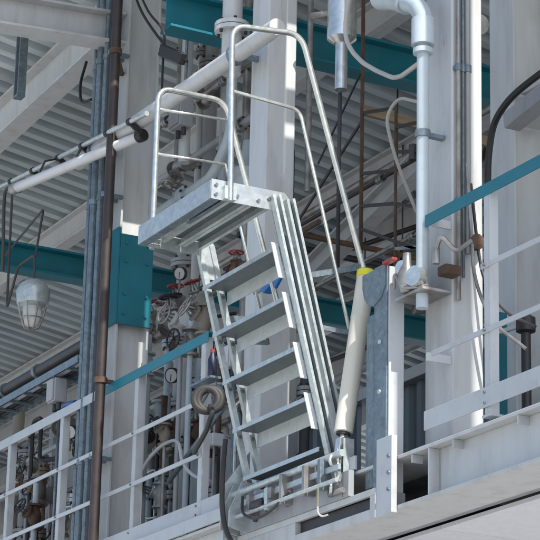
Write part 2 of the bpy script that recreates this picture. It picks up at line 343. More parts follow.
for i, (p0, p1, lab) in enumerate([((-8.2, 2.6, 7.55), (-2.6, 3.9, 7.62), 'thin dark brace rod crossing under the roof from the left'),
                                   ((-7.0, 4.9, 7.35), (-2.2, 2.9, 7.62), 'thin dark brace rod crossing under the roof from the right'),
                                   ((-8.5, 3.9, 7.15), (-3.6, 4.6, 7.25), 'thin dark brace rod low under the far purlins')]):
    t = thing('brace_rod', lab, 'rod', p0, 'roof bracing'); B().cyl(p0, p1, .022, 8).build('rod', BROWN, t)
    for p in (p0, p1): B().box(p[0] - .04, p[0] + .04, p[1] - .01, p[1] + .01, p[2] - .04, RZ(p[1]) - .01).build('gusset', GREYP, t)

# ---------------------------------------------------------------- platform edge girder
g = thing('edge_girder', 'long pale steel edge girder carrying the platform', 'girder', (0, .1, 3.9))
B().box(-14, 3.8, -.05, .25, 3.905, 3.925).build('bottom_flange', WHITE, g, bevel=.004)
B().box(-14, 3.8, -.05, .25, 4.145, 4.163).build('top_flange', WHITE, g, bevel=.004)
B().box(1.72, 3.8, .012, .024, 3.926, 4.144).build('web', WHITE, g)
B().box(-14, .3, .012, .024, 3.926, 4.144).build('web', WHITE, g)
B().box(.3, .312, -.045, .24, 3.926, 4.144).build('stiffener', GREYP, g)  # greyer than the other stiffeners: the pocket's shade is in its colour
for x in (1.71, 3.1): B().box(x - .006, x + .006, -.045, .0115, 3.926, 4.144).build('stiffener', WHITE, g)
for x in (1.56, 1.92, 2.45, 3.0): B().box(x - .005, x + .005, -.045, .0115, 4.105, 4.144).build('clip', RAILW, g)
B().box(1.297, 1.44, -.084, -.0525, 3.886, 4.26).build('end_plate', RAILW, g, bevel=.003)
b = B()
for z in (4.0, 4.08, 4.16): b.cyl((1.415, -.092, z), (1.415, -.07, z), .010, 6)
tag(b.build('bolts', GALVD, g), kind='stuff')
B().box(-14, 1.06, -.066, -.052, 4.166, 4.236).build('edge_strip', RAILW, g, bevel=.003)

# ---------------------------------------------------------------- guardrails
def angle_post(t, x, z0, z1, m=RAILW):
    b = B(); b.box(x - .005, x + .005, -.012, .036, z0, z1); b.box(x - .045, x - .0055, -.012, -.003, z0, z1); b.build('post', m, t, bevel=.002)
    b = B()
    for z in (4.265, 4.315, 4.605, 4.915): b.cyl((x - .025, -.030, z), (x - .025, -.0235, z), .007, 6)
    tag(b.build('bolts', GALVD, t), kind='stuff'); B().box(x - .055, x + .015, -.02, .05, 4.2005, 4.212).build('base_plate', m, t)
def guardrail(label, xa, xb, posts, mids, xt0, tm=TEAL):
    t = thing('guardrail', label, 'guardrail', (xa, 0, DK), 'platform guardrails')
    b = B(); b.box(xa, xb, -.016, -.010, 5.252, 5.312); b.box(xa, xb, -.0099, .045, 5.306, 5.312); b.build('top_rail', tm, t)
    for x in posts: angle_post(t, x, 4.205, 5.29)
    for (z, x0, x1) in mids: B().box(x0, x1, -.022, -.0125, z - .013, z + .013).build('mid_rail', RAILW, t, bevel=.002)
    B().box(xt0, xb, -.024, -.0165, 4.245, 4.338).build('toe_plate', RAILW, t, bevel=.003)
    return t
gr = guardrail('teal topped white guardrail at the right of the stair', 1.625, 3.8, (2.18, 3.7), ((4.915, 2.12, 3.8), (4.605, 1.69, 3.8)), 1.63)
for z in (5.28, 4.605): B().box(1.63, 1.645, -.012, .12, z - .02, z + .02).build('wall_clip', RAILW, gr)
guardrail('teal topped white guardrail between the brown pipe and the stair', -2.16, -.72, (-.76, -1.66), ((4.915, -2.16, -.76), (4.605, -2.16, -.76)), -2.16)
guardrail('all white guardrail left of the brown pipe', -14, -2.17, (-2.80, -3.70, -4.9, -6, -7.1), ((4.915, -14, -2.17), (4.605, -14, -2.17)), -14, RAILW)
tp = B().box(-.719, -.13, -.024, -.0165, 4.245, 4.338)
tag(tp.build('kick_plate', RAILW, None, bevel=.003), 'short white kick plate beside the foot of the stair', 'kick plate')

# ================================================================== FOLDING STAIR
XR, XL = .76, -.09
st = thing('folding_stair', 'galvanised folding access stair raised upright with landing and tube handrails', 'stair', (.33, -.05, 4.2))
sdir = V(0, .345, -1.29).normalized()           # along the stringers, downwards
def spt(z, off=0.): return V(0, -.375 + (5.59 - z) * .345 / 1.29 + off, z)
def channel(p0, p1, x, w, d, side, name, parent, material, t=.005):
    """C section running p0-p1 in a plane of constant x; web at x, lips towards +X*side"""
    p0 = V(x, p0.y, p0.z); p1 = V(x, p1.y, p1.z); dr = (p1 - p0).normalized(); n = V(0, dr.z, -dr.y) * -1
    def plate(a0, a1, h0, h1):
        q = [p0 + n * a0 + V(side * h0, 0, 0), p0 + n * a1 + V(side * h0, 0, 0), p0 + n * a1 + V(side * h1, 0, 0), p0 + n * a0 + V(side * h1, 0, 0)]
        b.prism(q, p1 - p0)
    b = B(); plate(-w / 2, w / 2, 0, t); web = b.build(name, GALVD if side > 0 else material, parent)  # near webs use darker steel: shade inside the channel put into the colour
    b = B(); plate(-w / 2, -w / 2 + t, t, d); plate(w / 2 - t, w / 2, t, d)
    plate(-w / 2 + t, -w / 2 + t + .009, d - t, d); plate(w / 2 - t - .009, w / 2 - t, d - t, d)
    lips = b.build('stringer_lips', material, parent); return web
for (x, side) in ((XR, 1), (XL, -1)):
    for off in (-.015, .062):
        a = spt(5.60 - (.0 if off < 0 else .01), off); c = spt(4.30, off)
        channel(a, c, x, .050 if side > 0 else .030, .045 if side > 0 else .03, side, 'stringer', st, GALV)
# treads: folded plates that stay level
for k in range(5):
    z = 5.34 - .252 * k; y0 = -.365 + .068 * k; d = .145
    tr = thing('tread', None, None, (.33, y0, z)); tr.parent = st; tr.location = V(.33, y0, z) - st.location
    x0, x1 = XL + .012, XR - .012
    B().box(x0, x1, y0, y0 + d, z, z + .005).build('tread_plate', TREAD_SHADE, tr)
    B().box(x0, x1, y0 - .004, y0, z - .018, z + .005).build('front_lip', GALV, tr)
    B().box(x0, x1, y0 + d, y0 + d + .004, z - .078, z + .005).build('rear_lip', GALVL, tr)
    b = B()
    for j in range(9):
        xx = x0 + .06 + j * (x1 - x0 - .12) / 8
        for jj in range(2): b.torus((xx, y0 + .035 + jj * .055, z + .0052), (0, 0, 1), .016, .003, 10, 4)
    tag(b.build('grip_rings', GALV, tr), kind='stuff')
    for (x, s) in ((x1 - .004, 1), (x0, -1)):
        if k < 4 and s > 0:
            q = [V(x, y0 - .028, z + .02), V(x, y0 + .012, z + .02), V(x, y0 + .012 + .048, z - .160), V(x, y0 - .028 + .048, z - .160)]
            B().prism(q, (.008, 0, 0)).build('end_bracket', GALVL, tr, bevel=.002)
    b = B()
    for x in (XR + .006, XL - .006):
        for off in (-.015, .062):
            pz = z - .03; yy = spt(pz, off).y; b.cyl((x - .012, yy, pz), (x + .012, yy, pz), .011, 6)
    tag(b.build('pivot_bolts', GALVD, tr), kind='stuff')
# landing
ln = thing('landing', None, None, (.33, -.56, 5.56)); ln.parent = st; ln.location = V(.33, -.56, 5.56) - st.location
y0, y1 = -.745, -.37
B().box(XL - .01, XR, y0 - .004, y0, 5.525, 5.625).build('front_fascia', GALV, ln, bevel=.002)
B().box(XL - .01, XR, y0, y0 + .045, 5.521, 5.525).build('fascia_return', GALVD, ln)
for i in range(3):
    a = y0 + .004 + i * .123
    B().box(XL + (.36 if i == 0 else 0), XR - .012, a, a + .119, 5.600, 5.605).build('floor_plank', TREAD_SHADE, ln)
    xa = XL + (.36 if i == 0 else 0); b = B(); b.box(xa, XR - .012, a, a + .004, 5.555, 5.5995); b.box(xa, XR - .012, a + .115, a + .119, 5.555, 5.5995)
    b.box(xa, XR - .012, a + .0045, a + .022, 5.555, 5.559); b.box(xa, XR - .012, a + .097, a + .1145, 5.555, 5.559)
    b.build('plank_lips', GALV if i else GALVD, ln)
for (x, s) in ((XR + .001, 1), (XL - .012, -1)):
    arc = [V(x, -.40 + .06 * math.sin(q), 5.46 + .065 * math.cos(q)) for q in [R(a) for a in range(0, 91, 15)]]
    poly = [V(x, -.745, 5.63), V(x, -.745, 5.525)] + arc + [V(x, -.325, 5.40), V(x, -.29, 5.40), V(x, -.30, 5.60), V(x, -.33, 5.63)]
    B().prism(poly, (.006, 0, 0)).build('side_plate', GALVB if s > 0 else GALV, ln)
b = B()
for (y, z) in ((-.72, 5.60), (-.72, 5.55), (-.60, 5.56), (-.48, 5.56), (-.42, 5.58)): b.cyl((XR + .004, y, z), (XR + .016, y, z), .010, 6)
tag(b.build('bolts', GALVD, ln), kind='stuff')
b = B()
for j in range(15): b.box(XL + .006 + j * .024, XL + .010 + j * .024, y0 + .003, y0 + .125, 5.585, 5.605)
for j in range(4): b.box(XL, XL + .358, y0 + .02 + j * .03, y0 + .024 + j * .03, 5.586, 5.604)
tag(b.build('grating', GALVB, ln), kind='stuff')
# handrails
def rail(x, label, yz_top, ztop, r, nm):
    h = thing('handrail', None, None, (x, -.65, 5.55)); h.parent = st; h.location = V(x, -.65, 5.55) - st.location; h['label'] = label; return h
hn = rail(XR, 'near handrail of bent bright tube', 0, 0, 0, 0)
xn = XR + .028
B().tube(fillet([(xn, -.648, 5.52), (xn, -.666, 6.475), (xn, -.262, 6.515), (xn, .125, 5.30)], .085, 8), .0155, 12).build('rail_tube', GALVB, hn)
B().tube(fillet([(xn, -.658, 6.115), (xn, -.262, 6.09), (xn, .055, 4.93)], .05, 6), .0095, 8).build('mid_tube', GALVB, hn)
B().box(xn - .03, xn + .002, -.68, -.615, 5.53, 5.60).build('post_socket', GALV, hn)
B().bar((xn, .124, 5.305), (xn - .02, -.19, 5.21), .012, .03).build('rail_bracket', GALVD, hn); B().bar((xn, .052, 4.94), (xn - .02, -.13, 4.95), .01, .025).build('rail_bracket', GALVD, hn)
hf = rail(XL, 'far handrail of bent bright tube', 0, 0, 0, 0)
xf = XL - .03
B().tube(fillet([(xf, -.655, 5.52), (xf, -.655, 6.45), (xf, -.245, 6.455), (xf, .14, 5.24)], .085, 8), .0155, 12).build('rail_tube', GALVB, hf)
for z in (6.325, 6.065): B().tube([(xf, -.655, z), (xf, -.235, z + .02)], .0085, 8).build('mid_tube', GALVB, hf)
B().tube([(xf, -.235, 6.085), (xf, .06, 5.1)], .0085, 8).build('mid_tube', GALVB, hf)
B().box(xf - .002, xf + .03, -.68, -.615, 5.53, 5.60).build('post_socket', GALV, hf)
B().bar((xf, .13, 5.26), (xf + .02, -.19, 5.20), .012, .03).build('rail_bracket', GALVD, hf); B().bar((xf, .058, 5.11), (xf + .02, -.15, 5.08), .01, .025).build('rail_bracket', GALVD, hf)
# foot frame
ff = thing('foot_frame', None, None, (.33, -.1, 4.1)); ff.parent = st; ff.location = V(.33, -.1, 4.1) - st.location
B().cyl((XL - .06, -.125, 4.245), (1.04, -.125, 4.245), .018, 14).build('pivot_tube', GALV, ff)
B().cyl((XL + .0, -.16, 4.105), (1.05, -.16, 4.105), .011, 12).build('lower_tube', GALV, ff)
B().box(XL, 1.02, -.135, -.12, 4.165, 4.195).build('flat_bar', GALV, ff, bevel=.002)
for x in (.10, .30, .46, .70, .86): B().box(x, x + .03, -.165, -.10, 4.085, 4.20 + .04 * (x > .4)).build('lug', (GALV, STEEL, GALVD)[int(x * 10) % 3], ff, bevel=.003)
B().lathe((.22, -.15, 4.13), (1, 0, 0), [(-.05, .015), (-.045, .03), (.045, .03), (.05, .015)], 14).build('roller', DARK, ff)
B().tube(smooth_path([(.05, -.16, 4.2), (.12, -.19, 4.10), (.25, -.185, 4.05), (.4, -.17, 4.07), (.55, -.15, 4.14)]), .008, 8).build('hose_line', DARK, ff)
B().box(XL, 1.06, -.10, -.068, 4.03, 4.16).build('back_channel', GREYP, ff, bevel=.003)
B().box(.28, .36, -.16, -.1, 4.14, 4.20).build('hinge_lug', STEEL, ff, bevel=.006)
for x in (XL - .04, XL + .06):
    B().prism([V(x, -.20, 4.05), V(x, -.06, 4.02), V(x, -.06, 4.30), V(x, -.13, 4.30), V(x, -.20, 4.14)], (.01, 0, 0)).build('hinge_plate', GALV, ff, bevel=.002)
B().prism([V(XL - .07, -.02, 4.5), V(XL - .07, -.17, 4.30), V(XL - .07, -.17, 4.0), V(XL - .07, -.05, 3.93), V(XL - .07, -.02, 3.93)], (.012, 0, 0)).build('side_cheek', GALV, ff, bevel=.002)
b = B()
for (x, z) in ((.10, 4.08), (.24, 4.11), (.45, 4.10), (.78, 4.14), (.90, 4.08)): b.cyl((x, -.115, z), (x, -.098, z), .016, 6)
tag(b.build('bolts', DARK, ff), kind='stuff')
# base plate with the long slot below the foot
bb = thing('base_box', None, None, (.8, -.09, 3.95)); bb.parent = st; bb.location = V(.8, -.09, 3.95) - st.location
B().box(XL - .05, 1.295, -.088, -.0665, 3.997, 4.0295).build('upper_plate', WHITE, bb, bevel=.002)
B().box(XL - .05, .50, -.088, -.0525, 3.886, 3.9965).build('end_block', WHITE, bb, bevel=.002)
B().box(1.2455, 1.295, -.088, -.0525, 3.886, 3.9965).build('end_block', WHITE, bb, bevel=.002)
B().box(.5005, 1.245, -.088, -.0525, 3.886, 3.932).build('lower_plate', WHITE, bb, bevel=.002)
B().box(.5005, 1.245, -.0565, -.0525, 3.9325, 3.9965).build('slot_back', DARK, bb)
# balance cylinder
cyl_t, cyl_b = V(.95, .05, 5.20), V(.95, -.07, 4.37); ax = (cyl_t - cyl_b).normalized()
sc = thing('balance_cylinder', None, None, cyl_b); sc.parent = st; sc.location = cyl_b - st.location; sc['label'] = 'cream spring balance cylinder with yellow end cap'
B().lathe(cyl_b, ax, [(0, .040), (.004, .047), (.60, .047), (.603, .0485), (.615, .0485), (.618, .047), (.828, .047)], 24).build('cylinder_body', CREAM, sc)
B().lathe(cyl_t, ax, [(-.012, .050), (.022, .050), (.028, .044)], 24).build('end_cap', YELLOW, sc)
B().lathe(cyl_b, ax, [(-.012, .036), (0, .036)], 16).build('bottom_gland', DARK, sc)
B().cyl(cyl_b - ax * .13, cyl_b, .014, 10).build('piston_rod', GALVB, sc)
b = B()
for i in range(7):
    c = V(.95 + .004 * (i % 3), -.09, 4.295 - i * .034); axs = V(1, .3, 0).normalized() if i % 2 else V(.25, 1, 0).normalized()
    pts = [c + (V(0, 0, 1) * math.cos(q) * .028 + axs.cross(V(0, 0, 1)) * math.sin(q) * .018) for q in [2 * math.pi * j / 12 for j in range(12)]]
    b.tube(pts, .0075, 6, closed=True)
tag(b.build('chain', GALVB, sc), kind='stuff')
B().prism([V(.925, -.10, 4.34), V(.925, -.06, 4.36), V(.925, -.03, 4.30), V(.925, -.06, 4.24), V(.925, -.11, 4.25)], (.05, 0, 0)).build('clevis', GALVB, sc, bevel=.004)
for (c, a_, r_) in (((.96, -.125, 4.22), (1, .2, 0), .028), ((.985, -.115, 4.14), (.2, 1, .3), .026), ((.93, -.125, 4.09), (.5, 1, 0), .028)): B().torus(c, a_, r_, .0085, 14, 6).build('shackle', GALVB, sc)
B().cyl((.89, -.11, 4.065), (1.03, -.11, 4.065), .015, 8).build('anchor_pin', STEEL, sc)
B().box(1.0, 1.008, -.10, -.04, 4.03, 4.33).build('chain_plate', GALV, sc, bevel=.002)
# support post beside it
ms = thing('support_post', 'upright galvanised channel post fixed to the girder beside the cream cylinder', 'post', (1.3, -.05, 4.0))
b = B(); b.box(1.24, 1.25, -.07, .03, 4.0, 5.14); b.box(1.2505, 1.36, -.07, -.062, 4.0, 5.14); b.box(1.2505, 1.36, .022, .03, 4.0, 5.14); b.build('channel', GALVD, ms, bevel=.002)
b = B(); b.box(1.36, 1.372, -.062, .022, 4.0, 5.12); b.build('rear_plate', RAILW, ms, bevel=.002)
b = B(); b.box(1.10, 1.115, -.03, .06, 4.06, 4.93); b.box(1.1155, 1.17, -.03, -.024, 4.06, 4.93); b.build('side_channel', GALVD, ms, bevel=.002)
poly = [V(1.13, -.075, 5.13), V(1.13, -.075, 5.06), V(1.15, -.075, 5.00), V(1.19, -.075, 4.96), V(1.24, -.075, 4.945), V(1.31, -.075, 4.97), V(1.355, -.075, 5.03), V(1.355, -.075, 5.13)]
B().prism(poly, (0, .006, 0)).build('gusset_plate', GALVD, ms)
B().cyl((.94, .05, 5.13), (1.26, .02, 5.13), .014, 10).build('pin', GALV, ms)
B().box(1.36, 1.46, -.10, -.07, 5.12, 5.136).build('red_flag', RED, ms, bevel=.003)
b = B()
for z in (4.25, 4.5, 4.75): b.cyl((1.30, -.078, z), (1.30, -.066, z), .012, 6)
tag(b.build('bolts', GALV, ms), kind='stuff')
B().box(1.10, 1.38, -.0515, .03, 3.926, 4.0).build('foot_block', GREYP, ms, bevel=.004)  # grey colour carries the shade of the girder pocket
# ================================================================== PIPES ON THE FACADE
pipe_run('drain_pipe', 'dark brown rusty vertical pipe in front of the left column', [(-2.07, -.08, 3.2), (-2.07, -.08, 8.4)], .032, BROWN,
         clamps=[((-2.07, -.08, 7.50), (0, 0, 1), (-2.40, .11, 7.50)), ((-2.07, -.08, 5.32), (0, 0, 1), (-2.07, .0, 5.32))], cmat=RUST)
for i, (x, y, r, mt, lab) in enumerate([(-2.40, .0, .016, GALVD, 'grey vertical conduit nearest the brown pipe'), (-2.50, .0, .022, GALVD, 'thick galvanised vertical conduit left of the brown pipe'),
                                        (-2.60, .01, .014, GALVD, 'thin grey vertical conduit left of the thick one'), (-2.32, -.01, .011, DARK, 'thin dark vertical conduit tucked beside the brown pipe')]):
    pipe_run('vertical_conduit', lab, [(x, y, 4.21), (x, y, 8.27)], r, mt, clamps=[((x, y, z), (0, 0, 1), (x, .122, z)) for z in (4.9, 6.62, 7.6)], cat='conduit', group='vertical conduits')
pipe_run('overhead_pipe', 'large white pipe running along the facade above the landing', [(-2.74, -.02, 6.965), (.05, -.02, 6.89)], .05, WHITE,
         clamps=[((-2.45, -.02, 6.957), (1, 0, 0), (-2.45, .13, 6.957)), ((-.45, -.02, 6.903), (1, 0, 0), (-.45, .13, 6.903))])
pipe_run('overhead_conduit', 'thin grey conduit with black clips under the large white pipe', [(-4.0, -.10, 7.16), (-1.5, -.10, 6.88)], .016, GALV,
         clamps=[((x, -.10, 7.16 - (x + 4.0) * .112), (1, 0, -.112), (x, -.02, 7.16 - (x + 4.0) * .112 - .06)) for x in (-3.75, -3.35, -2.9, -2.5, -2.1, -1.75)], cmat=BLACK, cat='conduit')
# tube lamp
lp = thing('tube_lamp', 'long white tubular lamp fitting slung below the overhead pipe', 'lamp', (-2.4, -.15, 6.85))
a, c = V(-3.18, -.29, 6.87), V(-1.80, -.0, 6.85); d = (c - a).normalized()
B().tube([a, a + d * .02, c - d * .02, c], [.02, .034, .034, .02], 14).build('tube_housing', LAMPW, lp)
for q in (a, c): B().lathe(q, d, [(-.03, .028), (-.02, .040), (.03, .040), (.035, .03)], 14).build('end_cap', STEEL if q == a else BLACK, lp)
for f in (.2, .5, .8):
    q = a.lerp(c, f); B().tube([q + V(0, 0, .03), q + V(0, .04, .13), V(q.x, -.09, 7.16 - (q.x + 4) * .112)], .008, 6).build('hanger', DARK, lp)
B().tube(smooth_path([a, a + V(-.1, -.02, .02), a + V(-.18, -.0, -.06), a + V(-.20, .02, -.35), a + V(-.26, .05, -.5)]), .012, 8).build('flex_cable', HOSE, lp)
# caged floodlight
fl = thing('caged_floodlight', 'round caged floodlight hanging at the left below the teal beam', 'floodlight', (-3.22, -.1, 6.0))
c = V(-3.22, -.1, 6.17)
b = B(); b.lathe(c, (0, 0, 1), [(-.09, .07), (-.07, .105), (.02, .115), (.07, .09), (.10, .04)], 20); b.build('housing', GALV, fl)
B().lathe(c - V(0, 0, .09), (0, 0, -1), [(0, .065), (.06, .062), (.12, .045), (.14, .02)], 18).build('glass', GLASS, fl)
b = B()
for k in range(8):
    q = 2 * math.pi * k / 8; o = V(math.cos(q), math.sin(q), 0); b.tube([c + o * .10 - V(0, 0, .07), c + o * .08 - V(0, 0, .16), c + o * .05 - V(0, 0, .23), c - V(0, 0, .245)], .005, 6)
b.torus(c - V(0, 0, .17), (0, 0, 1), .076, .005, 18, 6); b.build('cage', STEEL, fl)
B().tube(fillet([c + V(0, 0, .09), c + V(0, 0, .28), c + V(-.30, 0, .28), c + V(-.42, -.02, .0), c + V(-.5, 0, .9)], .05), .009, 8).build('bracket_tube', HOSE, fl)
B().tube(fillet([c + V(-.02, 0, .2), c + V(-.02, .05, .62), c + V(-1.2, .22, .62)], .05), .008, 8).build('drop_tube', DARK, fl)

# right-hand white pipe with elbow
rp = pipe_run('white_downpipe', 'pale downpipe with heavy elbow in front of the right column', [(1.12, .0, 6.66), (1.42, .0, 6.52), (1.575, .0, 6.36), (1.575, .0, 4.86)], .030, PIPEB,
              clamps=[((1.575, 0, 5.75), (0, 0, 1), (1.575, .125, 5.75))], fil=.1)
b = B(); b.tube(smooth_path([(1.16, 0, 6.64), (1.30, 0, 6.585), (1.42, 0, 6.515)], 6), .066, 16); b.build('pipe_socket', PIPEB, rp)
b = B(); b.tube(smooth_path([(1.42, 0, 6.51), (1.51, 0, 6.46), (1.575, 0, 6.37), (1.575, 0, 6.26)], 6), .048, 16); b.build('elbow', PIPEB, rp)
b = B(); b.cyl((1.575, 0, 6.22), (1.575, 0, 6.36), .058, 16); b.cyl((1.575, 0, 6.175), (1.575, 0, 6.2), .05, 16); b.build('collar', PIPEB, rp)
# instrument cluster at its foot
ic = thing('instrument_cluster', 'cluster of small steel fittings and gauges at the foot of the pale downpipe', 'instrument', (1.55, -.04, 4.86))
b = B(); b.box(1.40, 1.66, -.05, .11, 4.93, 4.945); b.build('shelf_bracket', STEEL, ic, bevel=.002)
b = B(); b.lathe((1.50, -.04, 4.95), (0, 0, 1), [(0, .03), (.05, .045), (.10, .045), (.14, .025), (.2, .02)], 14); b.build('regulator', STEEL, ic)
b = B(); b.lathe((1.61, -.05, 5.0), (.3, -1, 0), [(-.03, .02), (-.02, .05), (.03, .05), (.03, .044)], 16); b.build('gauge_case', GALVB, ic)
b = B(); b.lathe((1.48, -.05, 5.08), (.4, -1, 0), [(-.03, .015), (-.02, .035), (.02, .035)], 14); b.build('small_gauge', GALVB, ic)
B().box(1.66, 1.74, .03, .118, 5.0, 5.05).build('valve_block', RUST, ic, bevel=.008)
b = B(); b.cyl((1.70, .0, 5.05), (1.70, .0, 5.13), .018, 10); b.tube(smooth_path([(1.70, .0, 5.12), (1.77, -.01, 5.16), (1.80, .05, 5.10), (1.86, .1, 5.14)]), .012, 8); b.tube(smooth_path([(1.66, -.02, 4.95), (1.52, -.07, 4.97), (1.42, -.06, 5.06), (1.36, -.03, 5.0)]), .008, 6); b.build('small_tubes', STEEL, ic)

# conduits clipped to the sunlit column side
for i, (x, y, r, mt, lab) in enumerate([(1.672, .145, .011, STEEL, 'slim grey conduit on the right column nearest its front edge'), (1.667, .175, .008, GALVD, 'slim conduit in the middle of the right column side'), (1.675, .198, .013, GREYP, 'slim conduit beside the sunlit strip of the right column')]):
    pipe_run('column_conduit', lab, [(x, y, 4.9 + .12 * i), (x, y, 8.0)], r, mt, clamps=[((x, y, z), (0, 0, 1), (1.645, y, z)) for z in (5.4, 6.1)], cat='conduit', n=8, group='conduits on the right column')
t = thing('drooping_cable', 'bundle of dark cables drooping beside the right column', 'cable', (1.70, .2, 5.2))
B().tube(smooth_path([(1.675, .19, 5.6), (1.70, .20, 5.25), (1.72, .21, 5.0), (1.80, .26, 4.78), (1.95, .34, 4.62)]), .009, 8).build('cable', STEEL, t)
B().tube(smooth_path([(1.68, .21, 5.5), (1.70, .24, 5.15), (1.74, .26, 4.98), (1.85, .3, 4.82), (2.0, .36, 4.72)]), .008, 8).build('cable', DARK, t)
B().lathe((1.68, .23, 5.20), (1, 0, 0), [(-.03, .02), (.0, .04), (.03, .04), (.04, .02)], 12).build('cable_gland', RUST, t)
# right interior
ibeam('interior_beam', 'shaded pale beam behind the right guardrail below the black cable', 'beam', (.95, 1.07, 6.30), (5.5, 1.07, 6.30), .2, .15, WHITE)
t = thing('black_cable', 'thick black cable curving up behind the right column', 'cable', (1.2, .6, 5.6))
B().tube(smooth_path([(1.16, .66, 4.6), (1.17, .64, 5.5), (1.22, .62, 5.92), (1.38, .6, 6.08), (1.75, .6, 6.15), (2.6, .6, 6.2), (3.6, .65, 6.5)], 10), .018, 8).build('cable', BLACK, t)
t = thing('cable_duct', 'dark grey sloping duct behind the black cable at the right', 'duct', (1.3, .75, 6.2))
b = B(); b.bar((1.18, .78, 6.10), (3.4, .78, 6.42), .10, .09); b.build('duct', GREYP, t, bevel=.008)
b = B(); b.bar((1.30, .83, 6.13), (1.30, 1.07, 6.25), .04, .03); b.bar((2.6, .83, 6.3), (2.6, 1.07, 6.33), .04, .03); b.build('bracket', GREYP, t)
t = thing('teal_stanchion', 'short teal upright behind the right guardrail post', 'post', (1.05, .8, DK))
b = B(); b.box(.99, 1.005, .74, .86, DK, 5.12); b.box(1.0055, 1.09, .74, .752, DK, 5.12); b.build('angle', TEAL, t, bevel=.002); B().box(.95, 1.13, .70, .90, DK, DK + .015).build('base_plate', TEAL, t)
t = thing('teal_tank', 'small teal vessel behind the toe plate of the right guardrail', 'vessel', (1.15, 1.25, DK))
B().lathe((1.15, 1.25, DK + .02), (0, 0, 1), [(0, .12), (.04, .2), (.48, .2), (.56, .13), (.58, .05)], 20).build('vessel_body', mat('bright_teal', (.01, .2, .24), .4), t)
for k in range(3): B().cyl((1.15 + .14 * math.cos(k * 2.1), 1.25 + .14 * math.sin(k * 2.1), DK), (1.15 + .14 * math.cos(k * 2.1), 1.25 + .14 * math.sin(k * 2.1), DK + .1), .02, 8).build('foot', TEAL, t)
t = thing('equipment_cabinet', 'brownish grey cabinet behind the right guardrail', 'cabinet', (1.9, 1.45, DK))
B().box(1.25, 2.5, 1.3, 1.7, DK, 5.22).build('cabinet_body', OLIVE, t, bevel=.01); B().box(1.23, 2.52, 1.28, 1.72, 5.221, 5.26).build('cabinet_top', GREYP, t, bevel=.006)
for k in range(2): B().box(1.28 + k * .61, 1.86 + k * .61, 1.285, 1.299, DK + .05, 5.18).build('door', GREYP, t, bevel=.004)
t = thing('lever_valve', 'pale lever fitting behind the lower right mid rail', 'valve', (1.25, .75, 4.9))
B().bar((1.10, .75, 4.975), (1.34, .75, 4.96), .02, .02).build('lever', LAMPW, t); B().lathe((1.34, .75, 4.96), (0, 0, 1), [(-.76, .025), (-.05, .025), (-.04, .05), (.03, .05), (.05, .02)], 12).build('stem', DARK, t)

# ---------------------------------------------------------------- hanger frames, ducts, hose (centre)
h = thing('hanger_frame', 'dark hanger rods with tan timber crosspiece behind the stair handrail', 'hanger', (-.42, .8, 5.7))
B().cyl((-.42, .8, 5.70), (-.42, .8, RZ(.8) + .02), .012, 8).build('rod', RUST, h)
B().cyl((-.03, .8, 4.9), (-.03, .8, 6.63), .0095, 8).build('rod', RUST, h)
B().bar((-.42, .80, 6.72), (-.42, 1.75, 6.69), .03, .06).build('timber', TAN, h)
for p0, p1 in (((-.03, .8, 6.60), (-.42, .8, 6.70)), ((-.03, .8, 6.33), (.25, .8, 6.25)), ((-.03, .8, 6.02), (.28, .8, 5.9)), ((-.42, .8, 5.98), (.25, .8, 5.66)), ((-.03, .8, 5.75), (.26, .8, 5.68)), ((-.42, .8, 6.32), (-.03, .8, 6.22)), ((-.03, .8, 6.48), (.26, .8, 6.42)), ((-.42, .8, 6.12), (-.03, .8, 6.02))): B().bar(p0, p1, .015, .018).build('cross_bar', BROWN if p0[2] > 5.9 else STEEL, h)
B().cyl((.16, .8, 6.22), (.16, .8, 6.31), .025, 10).build('rod_clamp', DARK, h); B().cyl((.24, .8, 5.6), (.24, .8, 6.46), .009, 8).build('rod', DARK, h)
B().bar((-.42, .8, 6.98), (-.95, .8, 6.55), .008, .012).build('stay', DARK, h); B().bar((-.42, .8, 6.65), (-1.2, .8, 6.25), .010, .018).build('stay', DARK, h)
pipe_run('loop_hose', 'pale hose looping down beside the elbow at top centre', [V(*p) for p in [(.62, .16, 7.1), (.5, .18, 6.92), (.43, .2, 6.81), (.44, .2, 6.72), (.51, .2, 6.62), (.63, .2, 6.51), (.78, .2, 6.41), (.95, .2, 6.31), (1.12, .15, 6.25), (1.40, .10, 6.22)]], .013, HOSEW, fil=.05, cat='hose', n=8)
pipe_run('loop_hose', 'second thin pale hose arching behind the loop', [V(*p) for p in [(.20, .8, 5.9), (.30, .6, 6.15), (.36, .5, 6.35), (.5, .5, 6.42), (.75, .5, 6.3), (.98, .5, 6.2), (1.38, .4, 6.25)]], .010, HOSEW, fil=.1, cat='hose', n=8)
du = pipe_run('polished_duct', 'shiny round metal stack at top centre beside the middle column', [(.0, .42, 6.62), (.0, .42, 8.4)], .036, GALVB, cat='duct')
B().lathe((.0, .42, 6.93), (0, 0, 1), [(-.03, .045), (0, .085), (.5, .085), (1.4, .085)], 20).build('outer_sleeve', GALVB, du)
B().cyl((-.14, .30, 7.1), (.0, .42, 7.1), .02, 8).build('stay_tube', STEEL, du)
B().cyl((-.10, .47, 5.6), (-.10, .47, 7.3), .012, 8).build('tube', DARK, du)
pipe_run('valve_header', 'large grey pipe passing behind the elbow at top right', [(.80, .5, 6.655), (1.32, .5, 6.543)], .055, STEEL, cat='pipe', flanges=[((.83, .5, 6.648), (1, 0, -.21))])
pipe_run('upper_duct', 'white capped standpipe at top beside the middle column', [(-.72, .08, 6.9), (-.72, .08, 8.3)], .06, WHITE, flanges=[((-.72, .08, 7.19), (0, 0, 1))])
t = thing('cable_clamp', 'black cables with a clamp block crossing the left column top', 'cable', (-1.5, .0, 7.2))
